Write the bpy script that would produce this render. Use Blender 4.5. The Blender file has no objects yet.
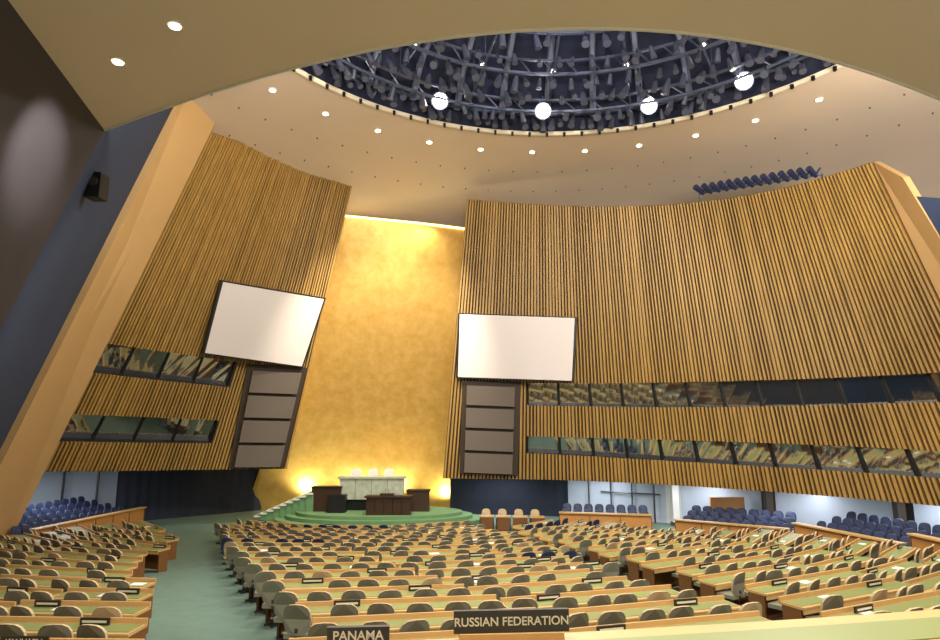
import bpy, math, random
from mathutils import Vector, Matrix
random.seed(7)
F=627.0; P=math.radians(9.5); CP,SP=math.cos(P),math.sin(P); CZ=5.6
def ray(px,py):
    u=(px-470)/F; v=(320-py)/F
    return Vector((u, CP-v*SP, SP+v*CP))
def at_y(px,py,y):
    d=ray(px,py); t=y/d.y
    return Vector((d.x*t,y,CZ+d.z*t))
def at_z(px,py,z):
    d=ray(px,py); t=(z-CZ)/d.z
    return Vector((d.x*t,d.y*t,z))
def proj(p):
    z=p.z-CZ; dep=p.y*CP+z*SP; up=-p.y*SP+z*CP
    return 470+F*p.x/dep, 320-F*up/dep
# ---------------- materials
def srgb(c):
    return tuple(((x/255)/12.92 if x/255<=.04045 else ((x/255+.055)/1.055)**2.4) for x in c)+(1,)
def mat(name,c,rough=.6,metal=0,noise=0,scale=5,emis=0,emc=None,bump=0,spec=.5,stretch=None):
    m=bpy.data.materials.new(name); m.use_nodes=True; nt=m.node_tree; b=nt.nodes['Principled BSDF']
    col=srgb(c); b.inputs['Base Color'].default_value=col; b.inputs['Roughness'].default_value=rough
    b.inputs['Metallic'].default_value=metal; b.inputs['Specular IOR Level'].default_value=spec
    if noise or bump:
        tc=nt.nodes.new('ShaderNodeTexCoord'); mp=nt.nodes.new('ShaderNodeMapping'); n=nt.nodes.new('ShaderNodeTexNoise')
        nt.links.new(tc.outputs['Object'],mp.inputs[0]); nt.links.new(mp.outputs[0],n.inputs['Vector'])
        if stretch: mp.inputs['Scale'].default_value=stretch
        n.inputs['Scale'].default_value=scale; n.inputs['Detail'].default_value=4
        if noise:
            mx=nt.nodes.new('ShaderNodeMix'); mx.data_type='RGBA'
            mx.inputs[6].default_value=tuple(min(1,x*(1-noise)) for x in col[:3])+(1,)
            mx.inputs[7].default_value=tuple(min(1,x*(1+noise)) for x in col[:3])+(1,)
            nt.links.new(n.outputs['Fac'],mx.inputs[0]); nt.links.new(mx.outputs[2],b.inputs['Base Color'])
        if bump:
            bp=nt.nodes.new('ShaderNodeBump'); bp.inputs['Strength'].default_value=bump
            nt.links.new(n.outputs['Fac'],bp.inputs['Height']); nt.links.new(bp.outputs[0],b.inputs['Normal'])
    if emis:
        b.inputs['Emission Color'].default_value=srgb(emc or c); b.inputs['Emission Strength'].default_value=emis
    return m
M={}
M['slat']=mat('oak_slat',(168,132,70),.45,0,.35,1.2,stretch=(3,3,.4))
M['slatback']=mat('slat_gap',(58,42,18),.8)
M['ceil']=mat('ceiling_plaster',(226,206,184),.8,0,.04,.4)
M['soff']=mat('soffit_plaster',(236,212,184),.8,0,.04,.4)
M['rim']=mat('rim_trim',(225,212,188),.5)
M['fin']=mat('fin_veneer',(204,166,114),.5,0,.06,1)
M['navy']=mat('navy_curtain',(38,44,60),.9,0,.15,2)
M['bluew']=mat('blue_wall_fabric',(50,64,94),.9,0,.2,.3)
M['darkw']=mat('dark_wall_fabric',(70,64,66),.9,0,.12,.4)
M['carpet']=mat('green_carpet',(96,120,106),.95,0,.18,3)
M['carpet2']=mat('dais_carpet',(104,142,100),.95,0,.15,3)
M['desk']=mat('desk_oak',(206,166,106),.4,0,.15,2)
M['desktop']=mat('desk_green_leather',(134,144,88),.4,0,.1,2)
M['deskdark']=mat('desk_panel_walnut',(120,78,40),.5,0,.2,2)
M['olive']=mat('chair_olive',(128,126,106),.6,0,.15,3)
M['blue']=mat('chair_blue',(46,58,92),.6)
M['tan']=mat('chair_tan',(198,174,132),.6)
M['metal']=mat('chair_metal',(90,90,90),.3,.8)
M['black']=mat('black_paint',(14,14,16),.5)
M['dbrown']=mat('dark_brown_board',(56,44,32),.6)
M['spk']=mat('speaker_cloth',(108,98,90),.9,0,.08,20)
M['screen']=mat('projection_screen',(222,214,212),.8)
M['glass']=mat('booth_glass',(34,44,54),.04,0,0,spec=1.0)
M['glass'].node_tree.nodes['Principled BSDF'].inputs['IOR'].default_value=2.9
M['marble']=mat('green_marble',(178,186,168),.25,0,.45,3)
M['walnut']=mat('rostrum_walnut',(60,40,28),.4,0,.2,2)
M['white']=mat('white_paint',(225,225,222),.5)
M['pale']=mat('pale_wall',(186,196,212),.7,0,.08,1)
M['orange']=mat('barrier_oak',(196,138,76),.45,0,.15,2)
M['lamp']=mat('lamp_bulb',(255,250,240),.5,emis=60,emc=(255,246,230))
M['lamp2']=mat('downlight_bulb',(255,250,240),.5,emis=14,emc=(255,240,215))
M['steel']=mat('rig_steel',(84,92,112),.4,.3)
M['steeld']=mat('lamp_can',(80,84,100),.4,.2)
M['dome']=mat('dome_lining',(30,36,62),.8,0,.3,.5)
M['rib']=mat('dome_rib',(116,122,146),.5)
M['cove']=mat('cove_strip',(255,226,130),.5,emis=5,emc=(255,220,130))
M['paper']=mat('paper',(240,238,228),.7)
M['text']=mat('sign_letters',(225,215,190),.6)
M['plate']=mat('sign_plate',(46,38,26),.5)
M['bluecan']=mat('blue_lamp_can',(44,54,90),.5)
g=mat('gold_leaf',(232,178,80),.34,.6)
nt=g.node_tree; b=nt.nodes['Principled BSDF']
tc=nt.nodes.new('ShaderNodeTexCoord'); n1=nt.nodes.new('ShaderNodeTexNoise'); n1.inputs['Scale'].default_value=1.6; n1.inputs['Detail'].default_value=8; n1.inputs['Roughness'].default_value=.65
nt.links.new(tc.outputs['Object'],n1.inputs['Vector'])
cr=nt.nodes.new('ShaderNodeValToRGB'); cr.color_ramp.elements[0].color=srgb((226,178,92)); cr.color_ramp.elements[1].color=srgb((244,202,122))
cr.color_ramp.elements[0].position=.35; cr.color_ramp.elements[1].position=.7
nt.links.new(n1.outputs['Fac'],cr.inputs[0]); nt.links.new(cr.outputs[0],b.inputs['Base Color'])
M['gold']=g
# ---------------- mesh builder
class MB:
    def __init__(s): s.v=[];s.f=[];s.m=[];s.mats=[]
    def mi(s,k):
        if k not in s.mats: s.mats.append(k)
        return s.mats.index(k)
    def poly(s,pts,k):
        i=len(s.v); s.v+= [tuple(p) for p in pts]; s.f.append(tuple(range(i,i+len(pts)))); s.m.append(s.mi(k))
    def hexa(s,p,k):
        i=len(s.v); s.v+=[tuple(q) for q in p]
        for f in ((0,3,2,1),(4,5,6,7),(0,1,5,4),(1,2,6,5),(2,3,7,6),(3,0,4,7)):
            s.f.append(tuple(i+a for a in f)); s.m.append(s.mi(k))
    def box(s,c,h,k,X=Vector((1,0,0)),Y=Vector((0,1,0)),Z=Vector((0,0,1))):
        c=Vector(c); x=X*h[0]; y=Y*h[1]; z=Z*h[2]
        s.hexa([c-x-y-z,c+x-y-z,c+x+y-z,c-x+y-z,c-x-y+z,c+x-y+z,c+x+y+z,c-x+y+z],k)
    def prism(s,base,off,k):
        off=Vector(off); i=len(s.v); n=len(base)
        s.v+=[tuple(p) for p in base]+[tuple(Vector(p)+off) for p in base]
        s.f.append(tuple(i+a for a in reversed(range(n)))); s.f.append(tuple(i+n+a for a in range(n)))
        for a in range(n): s.f.append((i+a,i+(a+1)%n,i+n+(a+1)%n,i+n+a))
        s.m+=[s.mi(k)]*(n+2)
    def cyl(s,a,b,r0,r1,k,n=8):
        a=Vector(a);b=Vector(b);d=(b-a).normalized(); q=d.orthogonal().normalized(); w=d.cross(q)
        i=len(s.v)
        for c,r in((a,r0),(b,r1)):
            for j in range(n):
                t=2*math.pi*j/n; s.v.append(tuple(c+q*math.cos(t)*r+w*math.sin(t)*r))
        s.f.append(tuple(i+j for j in reversed(range(n)))); s.f.append(tuple(i+n+j for j in range(n)))
        for j in range(n): s.f.append((i+j,i+(j+1)%n,i+n+(j+1)%n,i+n+j))
        s.m+=[s.mi(k)]*(n+2)
    def tube(s,pts,r,k,n=6):
        for a,b in zip(pts,pts[1:]): s.cyl(a,b,r,r,k,n)
    def grid(s,rows,k):
        i=len(s.v); n=len(rows[0])
        for r in rows: s.v+=[tuple(p) for p in r]
        for a in range(len(rows)-1):
            for c in range(n-1):
                s.f.append((i+a*n+c,i+a*n+c+1,i+(a+1)*n+c+1,i+(a+1)*n+c)); s.m.append(s.mi(k))
    def inst(s,o,X,Y,pos,swap=None):
        i=len(s.v); Z=Vector((0,0,1))
        for v in o.v: s.v.append(tuple(pos+X*v[0]+Y*v[1]+Z*v[2]))
        for f,m in zip(o.f,o.m):
            s.f.append(tuple(i+a for a in f)); k=o.mats[m]
            if swap and k in swap: k=swap[k]
            s.m.append(s.mi(k))
    def obj(s,name,smooth=False):
        me=bpy.data.meshes.new(name); me.from_pydata(s.v,[],s.f); 
        for k in s.mats: me.materials.append(M[k])
        me.polygons.foreach_set('material_index',s.m)
        if smooth: me.polygons.foreach_set('use_smooth',[True]*len(s.f))
        me.update(); ob=bpy.data.objects.new(name,me); bpy.context.scene.collection.objects.link(ob); return ob
# ---------------- ruled wall
def resample(pts):
    L=[0]
    for a,b in zip(pts,pts[1:]): L.append(L[-1]+(b-a).length)
    def f(s):
        d=max(0,min(1,s))*L[-1]
        for i in range(len(pts)-1):
            if d<=L[i+1] or i==len(pts)-2:
                return pts[i].lerp(pts[i+1],(d-L[i])/(L[i+1]-L[i]))
    return f
def smoothed(pts,n=64):
    f=resample(pts); q=[f(i/n) for i in range(n+1)]
    for _ in range(60):
        q=[q[0]]+[(q[i-1]+q[i]*2+q[i+1])/4 for i in range(1,n)]+[q[-1]]
    return resample(q)
class Wall:
    def __init__(s,bot,top): s.b=smoothed(bot); s.t=smoothed(top)
    def P(s,a,t): return s.b(a).lerp(s.t(a),t)
    def N(s,a,t):
        e=.01; d1=s.P(min(1,a+e),t)-s.P(max(0,a-e),t); d2=s.t(a)-s.b(a)
        n=d1.cross(d2).normalized()
        c=Vector((3,12,8))-s.P(a,t)
        return n if n.dot(c)>0 else -n
    def O(s,a,t,o): return s.P(a,t)+s.N(a,t)*o
    def solve(s,px,py):
        a,t=.5,.5
        for _ in range(14):
            lo,hi=0,1
            for _ in range(24):
                m=(lo+hi)/2
                if proj(s.P(m,t))[0]<px: lo=m
                else: hi=m
            a=(lo+hi)/2; lo,hi=0,1
            for _ in range(24):
                m=(lo+hi)/2
                if proj(s.P(a,m))[1]>py: lo=m
                else: hi=m
            t=(lo+hi)/2
        return a,t
    def curve(s,pix):
        q=sorted(s.solve(*p) for p in pix)
        def f(a):
            if a<=q[0][0]: 
                (a0,t0),(a1,t1)=q[0],q[1]; return max(0,min(1,t0+(a-a0)*(t1-t0)/(a1-a0)))
            for (a0,t0),(a1,t1) in zip(q,q[1:]):
                if a<=a1: return t0+(a-a0)*(t1-t0)/(a1-a0)
            (a0,t0),(a1,t1)=q[-2],q[-1]; return max(0,min(1,t0+(a-a0)*(t1-t0)/(a1-a0)))
        return f
def panel(mb,w,s0,s1,pitch_n,lo,hi,depth=.16):
    n=max(4,int((s1-s0)*40))
    mb.grid([[w.P(s0+(s1-s0)*i/n,lo(s0+(s1-s0)*i/n)+(hi(s0+(s1-s0)*i/n)-lo(s0+(s1-s0)*i/n))*j/4) for i in range(n+1)] for j in range(5)],'slatback')
    i0=int(round(s0*pitch_n)); i1=int(round(s1*pitch_n))
    for i in range(i0,i1):
        c=(i+.5)/pitch_n; h=random.uniform(.2,.34)/pitch_n; dd=depth*random.uniform(.7,1.1)
        a0,a1=max(s0,c-h),min(s1,c+h); l0,h0=lo(c),hi(c)
        mb.hexa([w.P(a0,l0),w.P(a1,l0),w.O(a1,l0,dd),w.O(a0,l0,dd),w.P(a0,h0),w.P(a1,h0),w.O(a1,h0,dd),w.O(a0,h0,dd)],'slat')
def window(mb,w,s0,s1,lo,hi,n):
    K=n*2; S=[s0+(s1-s0)*i/K for i in range(K+1)]
    mb.grid([[w.O(a,lo(a),-.45) for a in S],[w.O(a,hi(a),-.25) for a in S]],'glass')
    for e in (lo,hi):
        mb.grid([[w.O(a,e(a),.05) for a in S],[w.O(a,e(a),-.8) for a in S]],'black')
    for i in range(n+1):
        a=s0+(s1-s0)*i/n; h=.0022 
        a0=max(0,a-h);a1=min(1,a+h)
        l,u=lo(a),hi(a)
        mb.hexa([w.O(a0,l,-.5),w.O(a1,l,-.5),w.O(a1,l,-.3),w.O(a0,l,-.3),w.O(a0,u,-.4),w.O(a1,u,-.4),w.O(a1,u,-.15),w.O(a0,u,-.15)],'black')
zero=lambda a:0.0
one=lambda a:1.0
botR=[at_z(x,y,2.5) for x,y in((443,478),(527,478.6),(600,480.5),(650,483),(740,489),(830,496),(940,505),(1045,517))]
topR=[at_y(*q) for q in((467,200,37),(530,205,36.3),(600,208,35.3),(680,206,33.6),(750,198,31.8),(810,184,29.8),(850,172,28),(874,163,27))]
WR=Wall(botR,topR)
u1=WR.curve([(527,383),(640,383),(740,381),(840,378),(938,373)]); u0=WR.curve([(527,405),(640,407),(740,407),(840,405),(938,402)])
l1=WR.curve([(527,436),(640,439),(740,442),(840,446),(938,451)]); l0=WR.curve([(527,453),(640,459),(740,465),(840,471),(938,478)])
sw=(WR.solve(527,383)[0]+WR.solve(527,453)[0])/2
mb=MB(); NR=132
sw=round(sw*NR)/NR
panel(mb,WR,0,sw,NR,zero,one); panel(mb,WR,sw,1,NR,u1,one); panel(mb,WR,sw,1,NR,l1,u0); panel(mb,WR,sw,1,NR,zero,l0)
S=[i/40 for i in range(41)]
mb.grid([[WR.O(a,1,.16) for a in S],[WR.O(a,1,-.5) for a in S]],'slat')
mb.grid([[WR.O(a,0,.18) for a in S],[WR.O(a,0,-.8) for a in S]],'slatback')
mb.obj('wall_right')
mb=MB(); window(mb,WR,sw,1,u0,u1,12); mb.obj('window_1')
mb=MB(); window(mb,WR,sw,1,l0,l1,12); mb.obj('window_2')
botL=[at_y(38,470,30),at_y(120,470,33),at_y(200,469,35.8),at_y(287,468,38)]
topL=[at_y(205,130,29),at_y(255,147,31.8),at_y(305,164,34.5),at_y(353,180,36.5)]
WL=Wall(botL,topL)
a1=WL.curve([(100,342),(170,352),(237,362)]); a0=WL.curve([(90,372),(160,380),(230,387)])
c1=WL.curve([(62,413),(140,416),(218,420)]); c0=WL.curve([(50,441),(130,442),(214,443)])
NL=68
s2=round(WL.solve(237,362)[0]*NL)/NL
mb=MB()
panel(mb,WL,s2,1,NL,zero,one); panel(mb,WL,0,s2,NL,a1,one); panel(mb,WL,0,s2,NL,c1,a0); panel(mb,WL,0,s2,NL,zero,c0)
mb.grid([[WL.O(a,1,.16) for a in S],[WL.O(a,1,-.5) for a in S]],'slat')
mb.grid([[WL.O(a,0,.18) for a in S],[WL.O(a,0,-.8) for a in S]],'slatback')
mb.obj('wall_left')
mb=MB(); window(mb,WL,0,s2,a0,a1,4); mb.obj('window_3')
mb=MB(); window(mb,WL,0,s2,c0,c1,4); mb.obj('window_4')
def board(name,w,pix,off,mat_front,inset,thick=.25,mfr='black'):
    c=[]
    for p in pix:
        a,t=w.solve(*p); c.append((w.P(a,t),w.N(a,t)))
    N=sum((n for _,n in c),Vector()).normalized()
    cen=sum((p for p,_ in c),Vector())/4+N*off
    pts=[]
    for p in pix:
        d=ray(*p); cam=Vector((0,0,CZ)); t=(cen-cam).dot(N)/d.dot(N); pts.append(cam+d*t)
    mb=MB(); mb.hexa([p-N*thick for p in pts]+pts,mfr)
    q=[cen+(p-cen)*(1-inset)+N*.02 for p in pts]; mb.poly(q,mat_front)
    for i in (0,1):
        m=pts[i].lerp(pts[3-i],.5)*.8+cen*.2
        mb.cyl(m-N*thick,m-N*(off+.1),.08,.08,'black')
    mb.obj(name); return N
board('projection_screen',WL,[(202,354),(303,368),(326,298),(221,280)],.7,'screen',.04)
board('projection_screen',WR,[(456,378),(574,382),(577,317),(458,313)],.6,'screen',.035)
def column(name,w,quad):
    def pt(u,v):
        x=(quad[0][0]*(1-u)+quad[1][0]*u)*(1-v)+(quad[3][0]*(1-u)+quad[2][0]*u)*v
        y=(quad[0][1]*(1-u)+quad[1][1]*u)*(1-v)+(quad[3][1]*(1-u)+quad[2][1]*u)*v
        a,t=w.solve(x,y); return w.P(a,t),w.N(a,t)
    mb=MB()
    def slab(u0,u1,v0,v1,o0,o1,k):
        c=[pt(u0,v0),pt(u1,v0),pt(u1,v1),pt(u0,v1)]
        mb.hexa([p+n*o0 for p,n in c]+[p+n*o1 for p,n in c],k)
    slab(-.06,1.06,-.0,1.04,.1,.25,'dbrown')
    for i in range(4): slab(.04,.96,.02+i*.25,.235+i*.25,.25,.5,'spk')
    mb.obj(name)
column('loudspeaker_column',WL,[(231,467),(280,467),(302,371),(249,368)])
column('loudspeaker_column',WR,[(463,473),(515,475),(518,386),(466,384)])
# gold panel
gb=[Vector((at_y(x,505,44).x,y,0)) for x,y in((250,43.2),(320,44),(395,44),(461,43))]
gt=[at_y(345,216,38.6),at_y(385,220,39.2),at_y(425,224,39.2),at_y(466,229,38.4)]
WG=Wall(gb,gt); mb=MB()
mb.grid([[WG.P(i/24,j/20) for i in range(25)] for j in range(21)],'gold')
mb.obj('wall_gold_backdrop',True)
mb=MB()
e=[WG.O(i/12,1.0,.12) for i in range(13)]; mb.tube(e,.07,'cove'); mb.obj('trim_1')
mb=MB(); mb.tube([WL.O(1,t/10,-1.2) for t in range(11)],.06,'cove'); mb.tube([WR.O(0,t/10,-1.0) for t in range(2,11)],.05,'cove'); mb.obj('trim_2')
def fin(name,inner_b,inner_t,outer_b,outer_t,ext=.06,k='fin'):
    mb=MB(); n=(inner_t-inner_b).cross(outer_b-inner_b).normalized()*.3
    if n.y<0: n=-n
    ib=inner_b+(inner_b-inner_t)*.32; ob=outer_b+(outer_b-outer_t)*.32
    it=inner_t+(inner_t-inner_b)*ext; ot=outer_t+(outer_t-outer_b)*ext*.5
    mb.prism([ib,ob,ot,it],n,k); return mb.obj(name)
FLb,FLt=at_y(0,450,26.5),at_y(177,100,26.5)
fin('wall_left_fin',WL.P(0,0),WL.P(0,1),FLb,FLt)
fin('wall_right_fin',WR.P(1,0),WR.P(1,1),at_y(1110,520,20),at_y(903,178,24.8),.005)
Ab,At=at_y(0,330,18.2),at_y(105,130,18.2)
dn=(Ab-At); Abb=At+dn*2.6
Fbb=FLt+(FLb-FLt)*1.35
mb=MB(); mb.grid([[Fbb,FLt,FLt+(FLt-FLb)*.3],[Abb,At,At+(At-Ab)*1.0]],'bluew'); mb.obj('wall_left_recess')
R1=at_z(8,0,14.6); dr=(R1-At).normalized()*30
mb=MB(); mb.grid([[Abb,Ab,At],[Abb+dr,Ab+dr,At+dr]],'darkw'); mb.obj('wall_left_side')
Rb,Rt=at_y(1110,520,20),at_y(913,196,24.6)
mb=MB(); mb.grid([[Rb+(Rb-Rt)*.3,Rb,Rt],[Vector((24,14,0)),Vector((23,14,5)),Vector((19.5,16,11))],[Vector((24,-8,0)),Vector((23,-8,5)),Vector((19,-8,11))]],'bluew'); mb.obj('wall_right_side')
mb=MB(); c=at_y(97,187,19.6); mb.box(c,(.24,.25,.42),'black'); mb.cyl(c+Vector((0,-.25,.1)),c+Vector((0,-.3,.1)),.16,.16,'dbrown',14); mb.box(c+Vector((-.45,.15,.1)),(.3,.06,.06),'metal'); mb.obj('wall_loudspeaker')
# soffit
edge=[at_z(x,y,14.6) for x,y in((105,130),(150,112),(200,94),(250,77),(300,62),(360,46),(420,34),(480,25),(550,20),(620,19),(680,22),(740,30),(800,45),(860,65),(940,97),(1010,130),(1080,168))]
ef=smoothed(edge); ed=[ef(i/48) for i in range(49)]
mb=MB(); base=ed+[Vector((24,-8,14.6)),Vector((At.x+dr.x,At.y+dr.y,14.6))]
base[0]=Vector((At.x-.1,At.y,14.6))
mb.prism(base,(0,0,.5),'soff'); mb.obj('ceiling_soffit')
mb=MB(); mb.tube(ed,.05,'rim'); mb.obj('trim_3')
def downlights(name,pts,r):
    mb=MB()
    for p in pts:
        mb.cyl(p+Vector((0,0,.02)),p+Vector((0,0,-.03)),r*1.5,r*1.5,'rim',14)
        mb.cyl(p+Vector((0,0,-.03)),p+Vector((0,0,-.05)),r,r,'lamp2',14)
    mb.obj(name)
downlights('recessed_downlights',[at_z(118,61,14.58),at_z(175,25,14.58),Vector((-2,3,14.58)),Vector((6,4,14.58)),Vector((12,4,14.58))],.12)
DC=Vector((4.0,16.8,0)); DR=14.0; DZ=20.6
prof=[(14,20.6),(16,20.62),(18,20.55),(20,20.4),(22,20.1),(24,19.7),(26,19.0),(28,17.9),(30,16.4),(32,14),(34,10)]
N=96; mb=MB()
mb.grid([[DC+Vector((r*math.cos(2*math.pi*i/N),r*math.sin(2*math.pi*i/N),z)) for i in range(N+1)] for r,z in prof],'ceil')
mb.obj('ceiling',True)
ringp=lambda r,z,n=96:[DC+Vector((r*math.cos(2*math.pi*i/n),r*math.sin(2*math.pi*i/n),z)) for i in range(n+1)]
mb=MB(); mb.grid([ringp(14.1,20.58),ringp(14.0,20.52),ringp(13.85,20.55),ringp(13.85,20.7)],'rim'); mb.obj('trim_4',True)
downlights('recessed_downlights',[DC+Vector((16.1*math.cos(math.radians(a)),16.1*math.sin(math.radians(a)),20.6)) for a in [50.5+10.35*i for i in range(-6,14)]],.13)
mb=MB()
for r,k in((18.5,40),(21,46)):
    for i in range(k):
        a=math.pi*i/k; p=DC+Vector((r*math.cos(a),r*math.sin(a),20.45 if r<20 else 20.2)); mb.cyl(p,p-Vector((0,0,.06)),.05,.03,'steeld',6)
mb.obj('ceiling_sprinklers')
mb=MB(); dp=[(14.05,20.6),(14.0,21.6),(13.2,23),(11,24.8),(8,26),(4,26.8),(.1,27)]
mb.grid([ringp(r,z) for r,z in dp],'dome'); mb.obj('dome_lining',True)
mb=MB()
for i in range(36):
    a=2*math.pi*i/36; c=Vector((math.cos(a),math.sin(a),0))
    mb.tube([DC+c*(r-.35)+Vector((0,0,z-.25)) for r,z in dp[1:6]],.17,'rib',5)
for r,z,t in((13.4,21.4,.09),(12.3,21.0,.08),(12.3,21.6,.08),(10.6,22.0,.09),(10.6,22.7,.07),(8.6,22.8,.1),(8.6,23.5,.07),(6.5,23.6,.12),(4,24.3,.15)):
    mb.tube(ringp(r,z,60),t,'steel',5)
for i in range(60):
    a=2*math.pi*i/60; c=Vector((math.cos(a),math.sin(a),0)); b2=Vector((math.cos(a+.05),math.sin(a+.05),0))
    for r,z0,z1 in((12.3,21.0,21.6),(10.6,22,22.7),(8.6,22.8,23.5)):
        mb.cyl(DC+c*r+Vector((0,0,z0)),DC+b2*r+Vector((0,0,z1)),.04,.04,'steel',4)
    if i%3==0: mb.cyl(DC+c*4+Vector((0,0,24.3)),DC+c*13.6+Vector((0,0,21.4)),.06,.06,'steel',5)
    if i%3==0:
        for r,z in((12.3,21.6),(10.6,22.7),(8.6,23.5)): mb.cyl(DC+c*r+Vector((0,0,z)),DC+c*r+Vector((0,0,z+2.6)),.03,.03,'steel',4)
mb.obj('lighting_rig_truss')
lampP=[at_z(440,101,20.95),at_z(543,111,20.95),at_z(649,106,20.95),at_z(744,81,20.95)]
mb=MB()
def can(mb,p,d,s=1):
    d=d.normalized(); mb.cyl(p,p+d*.55*s,.12*s,.18*s,'steeld',8); mb.cyl(p-d*.16*s,p,.07*s,.12*s,'steeld',6)
    q=p+d*.25*s; mb.cyl(q,q+Vector((0,0,.4*s)),.03,.03,'black',4)
for r,z,k in((13.3,21.0,170),(12.4,20.9,150),(11.5,21.4,110),(10.6,21.7,100),(9.6,22.1,84),(8.6,22.5,70),(7.5,22.9,56),(6.5,23.2,44)):
    for i in range(k):
        if random.random()<.1: continue
        a=2*math.pi*(i+random.uniform(-.25,.25))/k; c=Vector((math.cos(a),math.sin(a),0))
        d=Vector((-c.x*random.uniform(-.2,.9)+random.uniform(-.3,.3),-c.y*random.uniform(-.2,.9)+random.uniform(-.3,.3),-1))
        p=DC+c*r+Vector((0,0,z+random.uniform(-.12,.12)))
        if any((Vector((p.x-q.x,p.y-q.y))).length<.75 or ((Vector((q.x,q.y)).normalized()-Vector((p.x,p.y)).normalized()).length<.03 and p.y<q.y and r>12) for q in lampP): continue
        can(mb,p,d,random.uniform(.7,1.1))
mb.obj('stage_spotlights_mass')
mb=MB()
for i in range(96):
    a=2*math.pi*i/96; c=Vector((math.cos(a),math.sin(a),0)); p=DC+c*13.8+Vector((0,0,20.5))
    mb.box(p,(.06,.06,.1),'black'); 
mb.obj('rim_sensor_clips')
mb=MB()
for p in lampP:
    d=Vector((0-p.x,-4-p.y,6-p.z)).normalized()
    mb.cyl(p,p-d*.7,.42,.25,'steeld',20); mb.cyl(p+d*.02,p+d*.05,.34,.34,'lamp',24); mb.cyl(p-d*.3,p-d*.3+Vector((0,0,.8)),.04,.04,'steel',5)
for a in range(0,360,18):
    c=Vector((math.cos(math.radians(a)),math.sin(math.radians(a)),0)); p=DC+c*11+Vector((0,0,22.4)); d=(-c*.6+Vector((0,0,-1))).normalized()
    mb.cyl(p,p-d*.4,.2,.12,'steeld',10); mb.cyl(p+d*.01,p+d*.03,.1,.1,'lamp2',10); mb.cyl(p-d*.2,p-d*.2+Vector((0,0,.5)),.03,.03,'steel',5)
mb.obj('dome_floodlights')
mb=MB(); A=at_y(700,193,34.5); B=at_y(822,174,31.0)
mb.cyl(A,B,.07,.07,'steel',6)
mb.cyl(A,A-Vector((0,0,1.5)),.05,.05,'steel',5); mb.cyl(B,B-Vector((0,0,1.5)),.05,.05,'steel',5)
for i in range(14):
    p=A.lerp(B,(i+.3)/14); d=Vector((-.8,-.5,.35)).normalized()
    mb.cyl(p-d*.1,p+d*.65,.12,.17,'bluecan',8); mb.cyl(p,p+Vector((.3,0,.4)),.05,.05,'bluecan',5)
mb.obj('stage_light_bar')
# ---------------- floor
FA,FS=3.02,.084
def fl(x,y): return max(0.0,CZ-FA-FS*y)
def fhit(px,py,k=1.0):
    d=ray(px,py); t=-FA/(d.z+FS*d.y) if d.z+FS*d.y<0 else 1e9
    if t*d.y>(CZ-FA)/FS: t=-CZ/d.z
    return Vector((d.x*t*k,d.y*t*k,0))
mb=MB(); mb.grid([[Vector((x,y,fl(x,y))) for x in range(-30,33)] for y in range(-9,52)],'carpet'); mb.obj('floor')
# ---------------- chairs & desks
ch=MB()
ol=[]
for i in range(16):
    t=2*math.pi*i/16; c,s_=math.cos(t),math.sin(t)
    x=.245*math.copysign(abs(c)**.7,c); z=.72+.26*math.copysign(abs(s_)**.7,s_)
    ol.append((x,z))
for dy in (.18,.23):
    for x,z in ol: ch.v.append((x,dy-1.1*x*x+.16*(z-.5),z))
ch.f.append(tuple(range(16))); ch.f.append(tuple(reversed(range(16,32))))
ch.m+=[ch.mi('olive')]*2
for j in range(16): ch.f.append((j,(j+1)%16,16+(j+1)%16,16+j)); ch.m.append(ch.mi('tan'))
ch.box((0,-.02,.44),(.23,.22,.04),'olive'); ch.cyl((0,0,.04),(0,0,.4),.035,.035,'metal',6)
ch.box((0,0,.025),(.22,.03,.025),'metal'); ch.box((0,0,.026),(.03,.22,.025),'metal')
ch.box((0,.2,.48),(.03,.02,.1),'metal')
C0=Vector((-5.5,41,0))
def interp(tab,y):
    if y<=tab[0][0]: return tab[0][1]
    for (a,b),(c,d) in zip(tab,tab[1:]):
        if y<=c: return b+(y-a)*(d-b)/(c-a)
    return tab[-1][1]
TR=[(fhit(560,528,.97),fhit(652,531,.97)),(fhit(676,534,.95),fhit(790,545,.95)),(fhit(797,546,.93),fhit(905,560,.93)),(fhit(915,562,.93),fhit(1040,582,.93))]
LB=[(0,-15.5),(18,-15.8),(26,-18),(31,-18.6),(33.5,-17)]
RB=[(0,20)]
for A,B in reversed(TR):
    for q in (B,A): RB.append((q.y-.9,q.x-.7))
RB.sort()
aisles=[((-5.1,13),(-15,36),1.15),((6.5,8),(1,33),.7),((15,12),(9,30),.7)]
def ok(p):
    if p.y>33.3 or p.y<6: return False
    if p.x<interp(LB,p.y) or p.x>interp(RB,p.y): return False
    for (x0,y0),(x1,y1),w in aisles:
        d=Vector((x1-x0,y1-y0)).normalized(); q=Vector((p.x-x0,p.y-y0))
        if abs(d.x*q.y-d.y*q.x)<w: return False
    return True
signs=MB(); papers=MB()
Zv=Vector((0,0,1)); row=0
r=34.3
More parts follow.
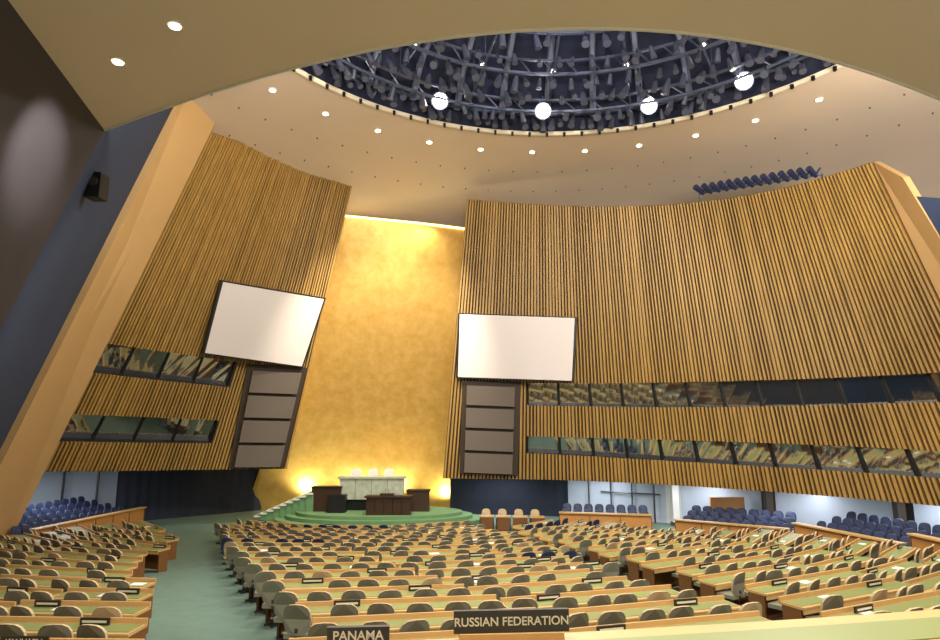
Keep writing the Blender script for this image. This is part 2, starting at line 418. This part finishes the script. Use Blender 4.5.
while r>8.2:
    dm=MB(); cm=MB(); step=.64/r; runs=[]; cur=[]
    k0=int(math.radians(85)/step)
    for k in range(-k0,k0+1):
        phi=k*step; d=Vector((math.sin(phi),-math.cos(phi),0)); p=C0+d*(r+.25)
        if ok(p): cur.append(phi)
        if (not ok(p) or len(cur)==6) and cur: runs.append(cur); cur=[]
    if cur: runs.append(cur)
    for run in runs:
        if len(run)<2: continue
        phi=(run[0]+run[-1])/2; R=Vector((math.sin(phi),-math.cos(phi),0)); T=Vector((math.cos(phi),math.sin(phi),0))
        half=len(run)*.32-.04; pos=C0+R*(r+.25); z=fl(pos.x,pos.y); pos=Vector((pos.x,pos.y,z))
        dm.box(pos+Zv*.72,(half,.28,.025),'desk',T,R)
        dm.box(pos+Zv*.747+R*.0,(half-.04,.19,.006),'desktop',T,R)
        dm.box(pos+Zv*.765-R*.265,(half,.02,.06),'desk',T,R)
        dm.box(pos+Zv*.37-R*.2,(half-.02,.02,.33),'deskdark',T,R)
        dm.box(pos+Zv*.67+R*.265,(half,.015,.05),'desk',T,R)
        for e in(-1,1): dm.box(pos+Zv*.35+T*(e*(half-.03)),(.025,.2,.35),'deskdark',T,R)
        q=pos+T*(half*.5 if row%2 else -half*.5)-R*.12+Zv*.81
        signs.box(q,(.24,.02,.055),'plate',T,R); signs.box(q+R*.022,(.2,.002,.018),'text',T,R)
        if random.random()<.55:
            papers.box(pos+T*random.uniform(-half*.7,half*.7)+Zv*.757,(.15,.11,.004),'paper',T,R)
        sw_={'olive':'blue','tan':'blue'} if random.random()<.05 else None
        for ph in run:
            if random.random()<.04: continue
            ph+=random.uniform(-.06,.06)/r
            Rr=Vector((math.sin(ph),-math.cos(ph),0)); Tt=Vector((math.cos(ph),math.sin(ph),0))
            c=C0+Rr*(r+.25+.48+random.uniform(0,.1)); c.z=fl(c.x,c.y)
            rot=random.uniform(-.25,.25); X=Tt*math.cos(rot)+Rr*math.sin(rot); Y=Rr*math.cos(rot)-Tt*math.sin(rot)
            s2_=sw_ if sw_ else ({'olive':'tan'} if random.random()<.06 else None)
            cm.inst(ch,X,Y,c,s2_)
    if dm.f: dm.obj('delegate_desk_row')
    if cm.f: cm.obj('delegate_chair_row')
    r-=1.38; row+=1
signs.obj('country_name_plates'); papers.obj('desk_papers')
# rear tier
RZ=CZ-1.0; TF=CZ-1.75
def arc(r,p0,p1,z,n=24): return [C0+Vector((math.sin(p0+(p1-p0)*i/n)*r,-math.cos(p0+(p1-p0)*i/n)*r,z)) for i in range(n+1)]
p0=math.atan2(-.95+5.5,37.9); p1=math.atan2(13+5.5,36)
mb=MB()
def arcslab(r0,r1,z0,z1,k,a=p0,b=p1):
    A=arc(r0,a,b,z0)+arc(r1,a,b,z0)[::-1]; mb.prism(A,(0,0,z1-z0),k)
arcslab(38.2,38.75,RZ-.05,RZ,'desk'); arcslab(38.33,38.6,RZ,RZ+.006,'desktop'); arcslab(38.25,38.3,TF,RZ-.05,'deskdark')
mb.obj('rear_tier_desk')
mb=MB(); arcslab(38.1,47,TF-.15,TF,'carpet'); arcslab(38.05,38.15,0.5,TF,'orange'); mb.obj('floor_rear_tier')
def bigsign(txt,px,rr,w,h,size,zb=RZ,leg=.01):
    best=min((i/2000 for i in range(-800,1200)),key=lambda f:abs(proj(C0+Vector((math.sin(f)*rr,-math.cos(f)*rr,zb)))[0]-px))
    phi=best; c0=C0+Vector((math.sin(phi)*rr,-math.cos(phi)*rr,0))
    p=Vector((c0.x,c0.y,zb+h+leg*2))
    mb=MB(); mb.box(Vector((0,0,0)),(w,.012,h),'plate'); mb.box(Vector((0,.0,-h-leg)),(w*.9,.03,leg),'desk')
    ob=mb.obj('country_name_sign'); ob.location=p; ob.rotation_euler=(0,0,phi*.5)
    cu=bpy.data.curves.new('letters','FONT'); cu.body=txt; cu.size=size; cu.align_x='CENTER'; cu.align_y='CENTER'; cu.extrude=.001; cu.offset=.0008
    cu.materials.append(M['text']); t=bpy.data.objects.new('letters',cu); bpy.context.scene.collection.objects.link(t)
    t.parent=ob; t.location=(0,-.016,0); t.rotation_euler=(math.pi/2,0,0)
bigsign('RUSSIAN FEDERATION',510,38.25,.275,.05,.054,RZ,.016)
bigsign('PANAMA',356,38.5,.13,.034,.052,RZ,.046)
bigsign('VANUATU',24,31.6,.34,.075,.11,fl(0,9.7)+.752,.006)
# ---------------- stage
dx,dy=-5.35,38.4
mb=MB()
def ell(rx,ry,z,n=48): return [Vector((dx+rx*math.cos(2*math.pi*i/n),dy+ry*math.sin(2*math.pi*i/n),z)) for i in range(n)]
mb.prism(ell(6.1,3.4,0),(0,0,.22),'carpet2'); mb.prism(ell(5.5,2.9,.22),(0,0,.2),'carpet2'); mb.prism(ell(4.9,2.5,.42),(0,0,.18),'carpet2')
mb.obj('stage_dais')
mb=MB()
def bx(x0,x1,y0,y1,z0,z1,k): mb.box(((x0+x1)/2,(y0+y1)/2,(z0+z1)/2),((x1-x0)/2,(y1-y0)/2,(z1-z0)/2),k)
bx(-9.3,-2.6,38.6,41.5,.6,1.25,'black')
bx(-9.3,-7.6,38.0,38.6,.6,1.95,'walnut'); bx(-9.35,-7.55,37.95,38.7,1.95,2.02,'black')
bx(-3.7,-2.4,38.0,38.6,.6,1.75,'walnut'); bx(-3.75,-2.35,37.95,38.7,1.75,1.82,'black')
bx(-8.2,-7.2,37.4,38.0,.6,1.6,'black')
mb.obj('rostrum_base')
mb=MB()
bx(-7.75,-3.95,38.3,38.8,1.25,2.45,'marble'); bx(-7.85,-3.85,38.22,39.1,2.45,2.55,'marble')
for i in range(1,4): bx(-7.75+i*.95-.01,-7.75+i*.95+.01,38.285,38.3,1.25,2.45,'walnut')
mb.obj('marble_podium_desk')
mb=MB()
bx(-5.85,-3.35,36.5,36.9,.6,1.55,'walnut'); bx(-5.95,-3.25,36.4,37.2,1.55,1.65,'walnut'); bx(-5.75,-5.6,36.9,37.6,.6,1.5,'walnut'); bx(-3.6,-3.45,36.9,37.6,.6,1.5,'walnut')
for i in range(1,5): bx(-5.85+i*.5-.02,-5.85+i*.5+.02,36.47,36.5,.65,1.5,'black')
bx(-5.1,-4.3,36.5,36.9,1.65,1.77,'walnut')
mb.cyl((-4.8,36.7,1.75),(-4.8,36.6,2.05),.012,.012,'black',5); mb.cyl((-4.6,36.7,1.75),(-4.6,36.6,2.05),.012,.012,'black',5)
mb.obj('speaker_lectern')
for x in(-7.0,-5.95,-5.0):
    mb=MB(); pts=[(-.3,0),(.3,0),(.3,.9),(.22,1.02),(0,1.07),(-.22,1.02),(-.3,.9)]
    mb.prism([Vector((x+a,39.6,1.9+z)) for a,z in pts],(0,.12,0),'paper')
    mb.box((x,39.4,1.72),(.3,.25,.06),'paper'); mb.cyl((x,39.4,1.28),(x,39.4,1.7),.05,.05,'metal'); mb.box((x,39.4,1.28),(.25,.25,.025),'metal')
    for e in(-.3,.3): mb.box((x+e,39.4,1.95),(.03,.22,.03),'paper')
    mb.obj('presiding_chair')
mb=MB(); x0=-12.8
for i in range(9):
    xa=x0+i*.4; z=.12+.17*(i+1)
    bx(xa,xa+.4+ .02,38.6-.08*i,41.2,0,z,'carpet2'); bx(xa-.02,xa+.05,38.55-.08*i,41.2,z-.03,z+.012,'white')
    bx(xa,xa+.4,38.5-.08*i,38.6-.08*i,z-.08,z+.012,'white')
mb.obj('stage_stairs')
def chair_group(name,pts,face,sw=None):
    mb=MB(); X=Vector((face.y,-face.x,0)).normalized()*-1; Y=-face.normalized()
    for p in pts: mb.inst(ch,X,Y,p,sw)
    mb.obj(name)
mb=MB()
for k in range(4):
    x=.9+k*.9; y=35.3-.1*k; mb.box((x,y,.72),(.4,.25,.03),'desk'); mb.box((x,y-.2,.36),(.38,.02,.34),'deskdark'); mb.box((x-.36,y,.35),(.02,.22,.35),'deskdark'); mb.box((x+.36,y,.35),(.02,.22,.35),'deskdark')
mb.obj('clerk_desks')
chair_group('clerk_chairs',[Vector((.9+k*.9,36.1-.1*k,0)) for k in range(4)],Vector((0,-1,0)),{'olive':'tan'})
def curtain(name,A,B,z0,z1,k='navy'):
    n=int((B-A).length/.12); d=(B-A).normalized(); w=Vector((-d.y,d.x,0)); mb=MB()
    mb.grid([[A.lerp(B,i/n)+w*(.03*math.sin(i*1.3))+Vector((0,0,z)) for i in range(n+1)] for z in(z0,z1)],k); mb.obj(name,True)
v2=lambda x,y:Vector((x,y,0))
curtain('stage_curtain',v2(-20.5,37.5),v2(-13.9,43.3),0,4.2)
curtain('stage_curtain',v2(-.9,43),v2(5.8,40.2),0,3.6)
# ---------------- galleries under balcony
bw=[]
for i in range(41):
    a=i/40; p=WR.b(a); n=WR.N(a,0); n.z=0; bw.append(p-n.normalized()*3.4)
rf=resample(bw); bw_f=[rf(i/800) for i in range(801)]
def back_pt(px): return min(bw_f,key=lambda q:abs(proj(Vector((q.x,q.y,1.5)))[0]-px)).copy()
segs=[(440,568,'navy'),(568,666,'pale'),(666,681,'white'),(681,762,'pale'),(762,776,'dbrown'),(776,898,'pale'),(898,915,'black'),(915,1060,'pale')]
mb=MB()
for a,b_,k in segs:
    pts=[back_pt(a+(b_-a)*i/6) for i in range(7)]
    mb.grid([[Vector((p.x,p.y,0)) for p in pts],[Vector((p.x,p.y,3.4)) for p in pts]],k)
mb.obj('wall_right_gallery')
mb=MB()
S2=[i/40 for i in range(41)]
mb.grid([[WR.O(a,0,0) for a in S2],[Vector((bw[i].x,bw[i].y,2.75)) for i in range(41)]],'white'); mb.obj('ceiling_right_gallery')
mb=MB()
for px in(590,612,633,655): 
    p=back_pt(px)+Vector((-.1,-.15,0)); mb.box((p.x,p.y,1.5),(.04,.04,1.5),'metal')
p=back_pt(600);q=back_pt(660); mb.cyl(Vector((p.x,p.y-.15,1.6)),Vector((q.x,q.y-.15,1.6)),.04,.04,'metal')
mb.obj('window_5')
for px in(674,770,907):
    mb=MB(); p=back_pt(px); c=Vector((8,22,0)); d=(c-p); d.z=0; p=p+d.normalized()*.6
    mb.box((p.x,p.y,1.3),(.18,.18,1.3),'white' if px==674 else 'dbrown'); mb.box((p.x,p.y,.1),(.24,.24,.1),'metal'); mb.obj('support_column')
mb=MB(); p=back_pt(728); mb.box((p.x-.4,p.y-.9,1.5),(.9,.08,.3),'orange'); mb.box((p.x-.4,p.y-.9,.6),(.8,.05,.6),'deskdark'); mb.obj('gallery_sideboard')
def tribune(A,B,outn,rows=3,h=.95):
    mb=MB(); T=(B-A); T.z=0; L=T.length; T.normalize(); n=outn.normalized(); n=(n-T*n.dot(T)).normalized()
    mid=(A+B)/2; z0=fl(mid.x,mid.y); c=Vector((mid.x,mid.y,z0-.1))
    mb.box(c+Zv*(h/2+.05),(L/2,.06,h/2+.05),'orange',T,n); mb.box(c+Zv*(h+.12),(L/2+.03,.18,.03),'desk',T,n)
    k=max(1,int(L/1.2))
    for i in range(k+1): mb.box(c+T*(-L/2+L*i/k)-n*.07+Zv*(h/2),(.02,.015,h/2),'deskdark',T,n)
    for e in(-1,1): mb.box(c+T*(e*L/2)+n*1.5+Zv*(h*.4),(.05,1.5,h*.4+.05),'orange',T,n)
    m=int(L/.56)
    for r_ in range(rows):
        o=.95+.85*r_; zz=.12+.17*r_
        mb.box(c+n*(o+.1)+Zv*(zz/2),(L/2-.05,.43,zz/2+.05),'carpet',T,n)
        for i in range(m):
            p=c+T*(-L/2+L*(i+.5)/m)+n*o+Zv*(zz+.05)
            mb.inst(ch,T,n,p,{'olive':'blue','tan':'blue'})
    mb.obj('side_gallery_seating')
for (A,B),n_ in zip(TR,(2,3,3,3)):
    T=(B-A); nn=Vector((-T.y,T.x,0)); 
    if nn.dot(Vector((A.x,A.y,0))-Vector((3,15,0)))<0: nn=-nn
    tribune(A,B,nn,n_)
tribune(v2(-19.6,29.3),v2(-18.6,37),v2(-1,.2),4)
mb=MB(); lp=[v2(-30,26),v2(-28,34),v2(-24,39),v2(-19.5,42)]
mb.grid([lp,[p+Zv*5 for p in lp]],'pale'); mb.obj('wall_left_gallery')
mb=MB(); mb.grid([[WL.O(a,0,0) for a in S2],[Vector((0,0,WL.O(a,0,0).z+.1))+Vector((resample(lp)(a).x,resample(lp)(a).y,0)) for a in S2]],'white'); mb.obj('ceiling_left_gallery')
mb=MB()
for i in range(8):
    p=resample(lp)(.25+i*.09)+Vector((.3,-.3,0)); mb.box((p.x,p.y,2),(.05,.05,2),'metal')
mb.obj('window_6')
mb=MB(); mb.grid([[Vector((x,y,z)) for x,y in((-34,20),(-34,50),(38,50),(38,10))] for z in(-.5,22)],'navy'); mb.obj('outer_light_block')  # outer shell added beyond the hall walls to block world light
# ---------------- lights
def spot(n,p,t,e,ang,col=(1,.93,.85),r=.3,blend=.6):
    l=bpy.data.lights.new(n,'SPOT'); l.energy=e; l.spot_size=math.radians(ang); l.spot_blend=blend; l.color=col; l.shadow_soft_size=r
    o=bpy.data.objects.new(n,l); bpy.context.scene.collection.objects.link(o); o.location=p; o.rotation_euler=(Vector(t)-Vector(p)).to_track_quat('-Z','Y').to_euler()
def area(n,p,t,e,sx,sy,col=(1,.92,.8)):
    l=bpy.data.lights.new(n,'AREA'); l.energy=e; l.shape='RECTANGLE'; l.size=sx; l.size_y=sy; l.color=col
    o=bpy.data.objects.new(n,l); bpy.context.scene.collection.objects.link(o); o.location=p; o.rotation_euler=(Vector(t)-Vector(p)).to_track_quat('-Z','Y').to_euler()
for i,a in enumerate(range(0,360,45)):
    c=Vector((math.cos(math.radians(a)),math.sin(math.radians(a)),0))
    spot('dome_spot',DC+c*11+Vector((0,0,20.3)),DC-c*4,6000,110,r=.4)
spot('wall_wash',DC+Vector((-6,2,20)),WL.P(.4,.5),3400,70,(1,.9,.7))
spot('wall_wash',DC+Vector((0,2,20)),WR.P(.25,.6),3800,70,(1,.9,.7))
spot('wall_wash',DC+Vector((4,-2,20)),WR.P(.7,.6),3400,75,(1,.9,.7))
spot('gold_wash',(-3,30,19.5),(-6.5,43,4.5),12000,70,(1,.88,.68))
for x in(-11,-8.2,-5.5,-2.2): spot('gold_uplight',(x,41.9,.4),(x*.85-.8,43.6,6),520,130,(1,.94,.55),.2,.9)
spot('gold_top',(-3.3,37.6,18.2),(-4.8,41.5,10),900,150,(1,.88,.6),.15,.9)
for i in range(6):
    p=ef(.12+i*.15); spot('ceiling_fill_spot',(p.x*.97,p.y-1.2,15.5),(DC.x+(p.x-DC.x)*1.3,33,20),2400,115,(1,.92,.82),.3,.8)  # unseen spots added above the soffit to brighten the ceiling
for i in range(5):
    p=WR.b(.12+i*.18); q=bw[int((.12+i*.18)*40)]; c=p.lerp(q,.5); area('gallery_fill',(c.x,c.y,2.45),(c.x,c.y,0),110,3,1,(.95,.97,1))  # area lights added out of sight to brighten the gallery back walls
area('gallery_fill',(-22,33.5,3.2),(-22,33.5,0),220,4,1.5,(.95,.97,1))
spot('side_wall_spot',(-7,14,13.5),at_y(10,165,16),2200,36,(1,.95,.95),.1,.9)
spot('fin_wash',(-6,18,14),(-17,27,6),1200,70,(1,.9,.72),.2)
for q in((-2,3),(6,4),(12,4)): spot('soffit_fill_spot',(q[0],q[1],14.3),(q[0],q[1]+5,0),3600,130,r=.2)  # fill spots added under the soffit to brighten the hall
for a in(20,90,160): 
    c=Vector((math.cos(math.radians(a)),math.sin(math.radians(a)),0)); spot('dome_blue',DC+c*5+Vector((0,0,21.5)),DC+c*12+Vector((0,0,25)),600,140,(.78,.85,1),.3)
w=bpy.data.worlds.new('World'); bpy.context.scene.world=w; w.use_nodes=True
w.node_tree.nodes['Background'].inputs[0].default_value=(1,.95,.88,1); w.node_tree.nodes['Background'].inputs[1].default_value=1.9
cd=bpy.data.cameras.new('Camera'); cd.sensor_width=36; cd.lens=36*F/940; cd.clip_end=300
co=bpy.data.objects.new('Camera',cd); bpy.context.scene.collection.objects.link(co); co.location=(0,0,CZ); co.rotation_euler=(math.pi/2+P,0,0)
bpy.context.scene.camera=co
bpy.context.scene.view_settings.view_transform='Standard'
bpy.context.scene.view_settings.exposure=0.0
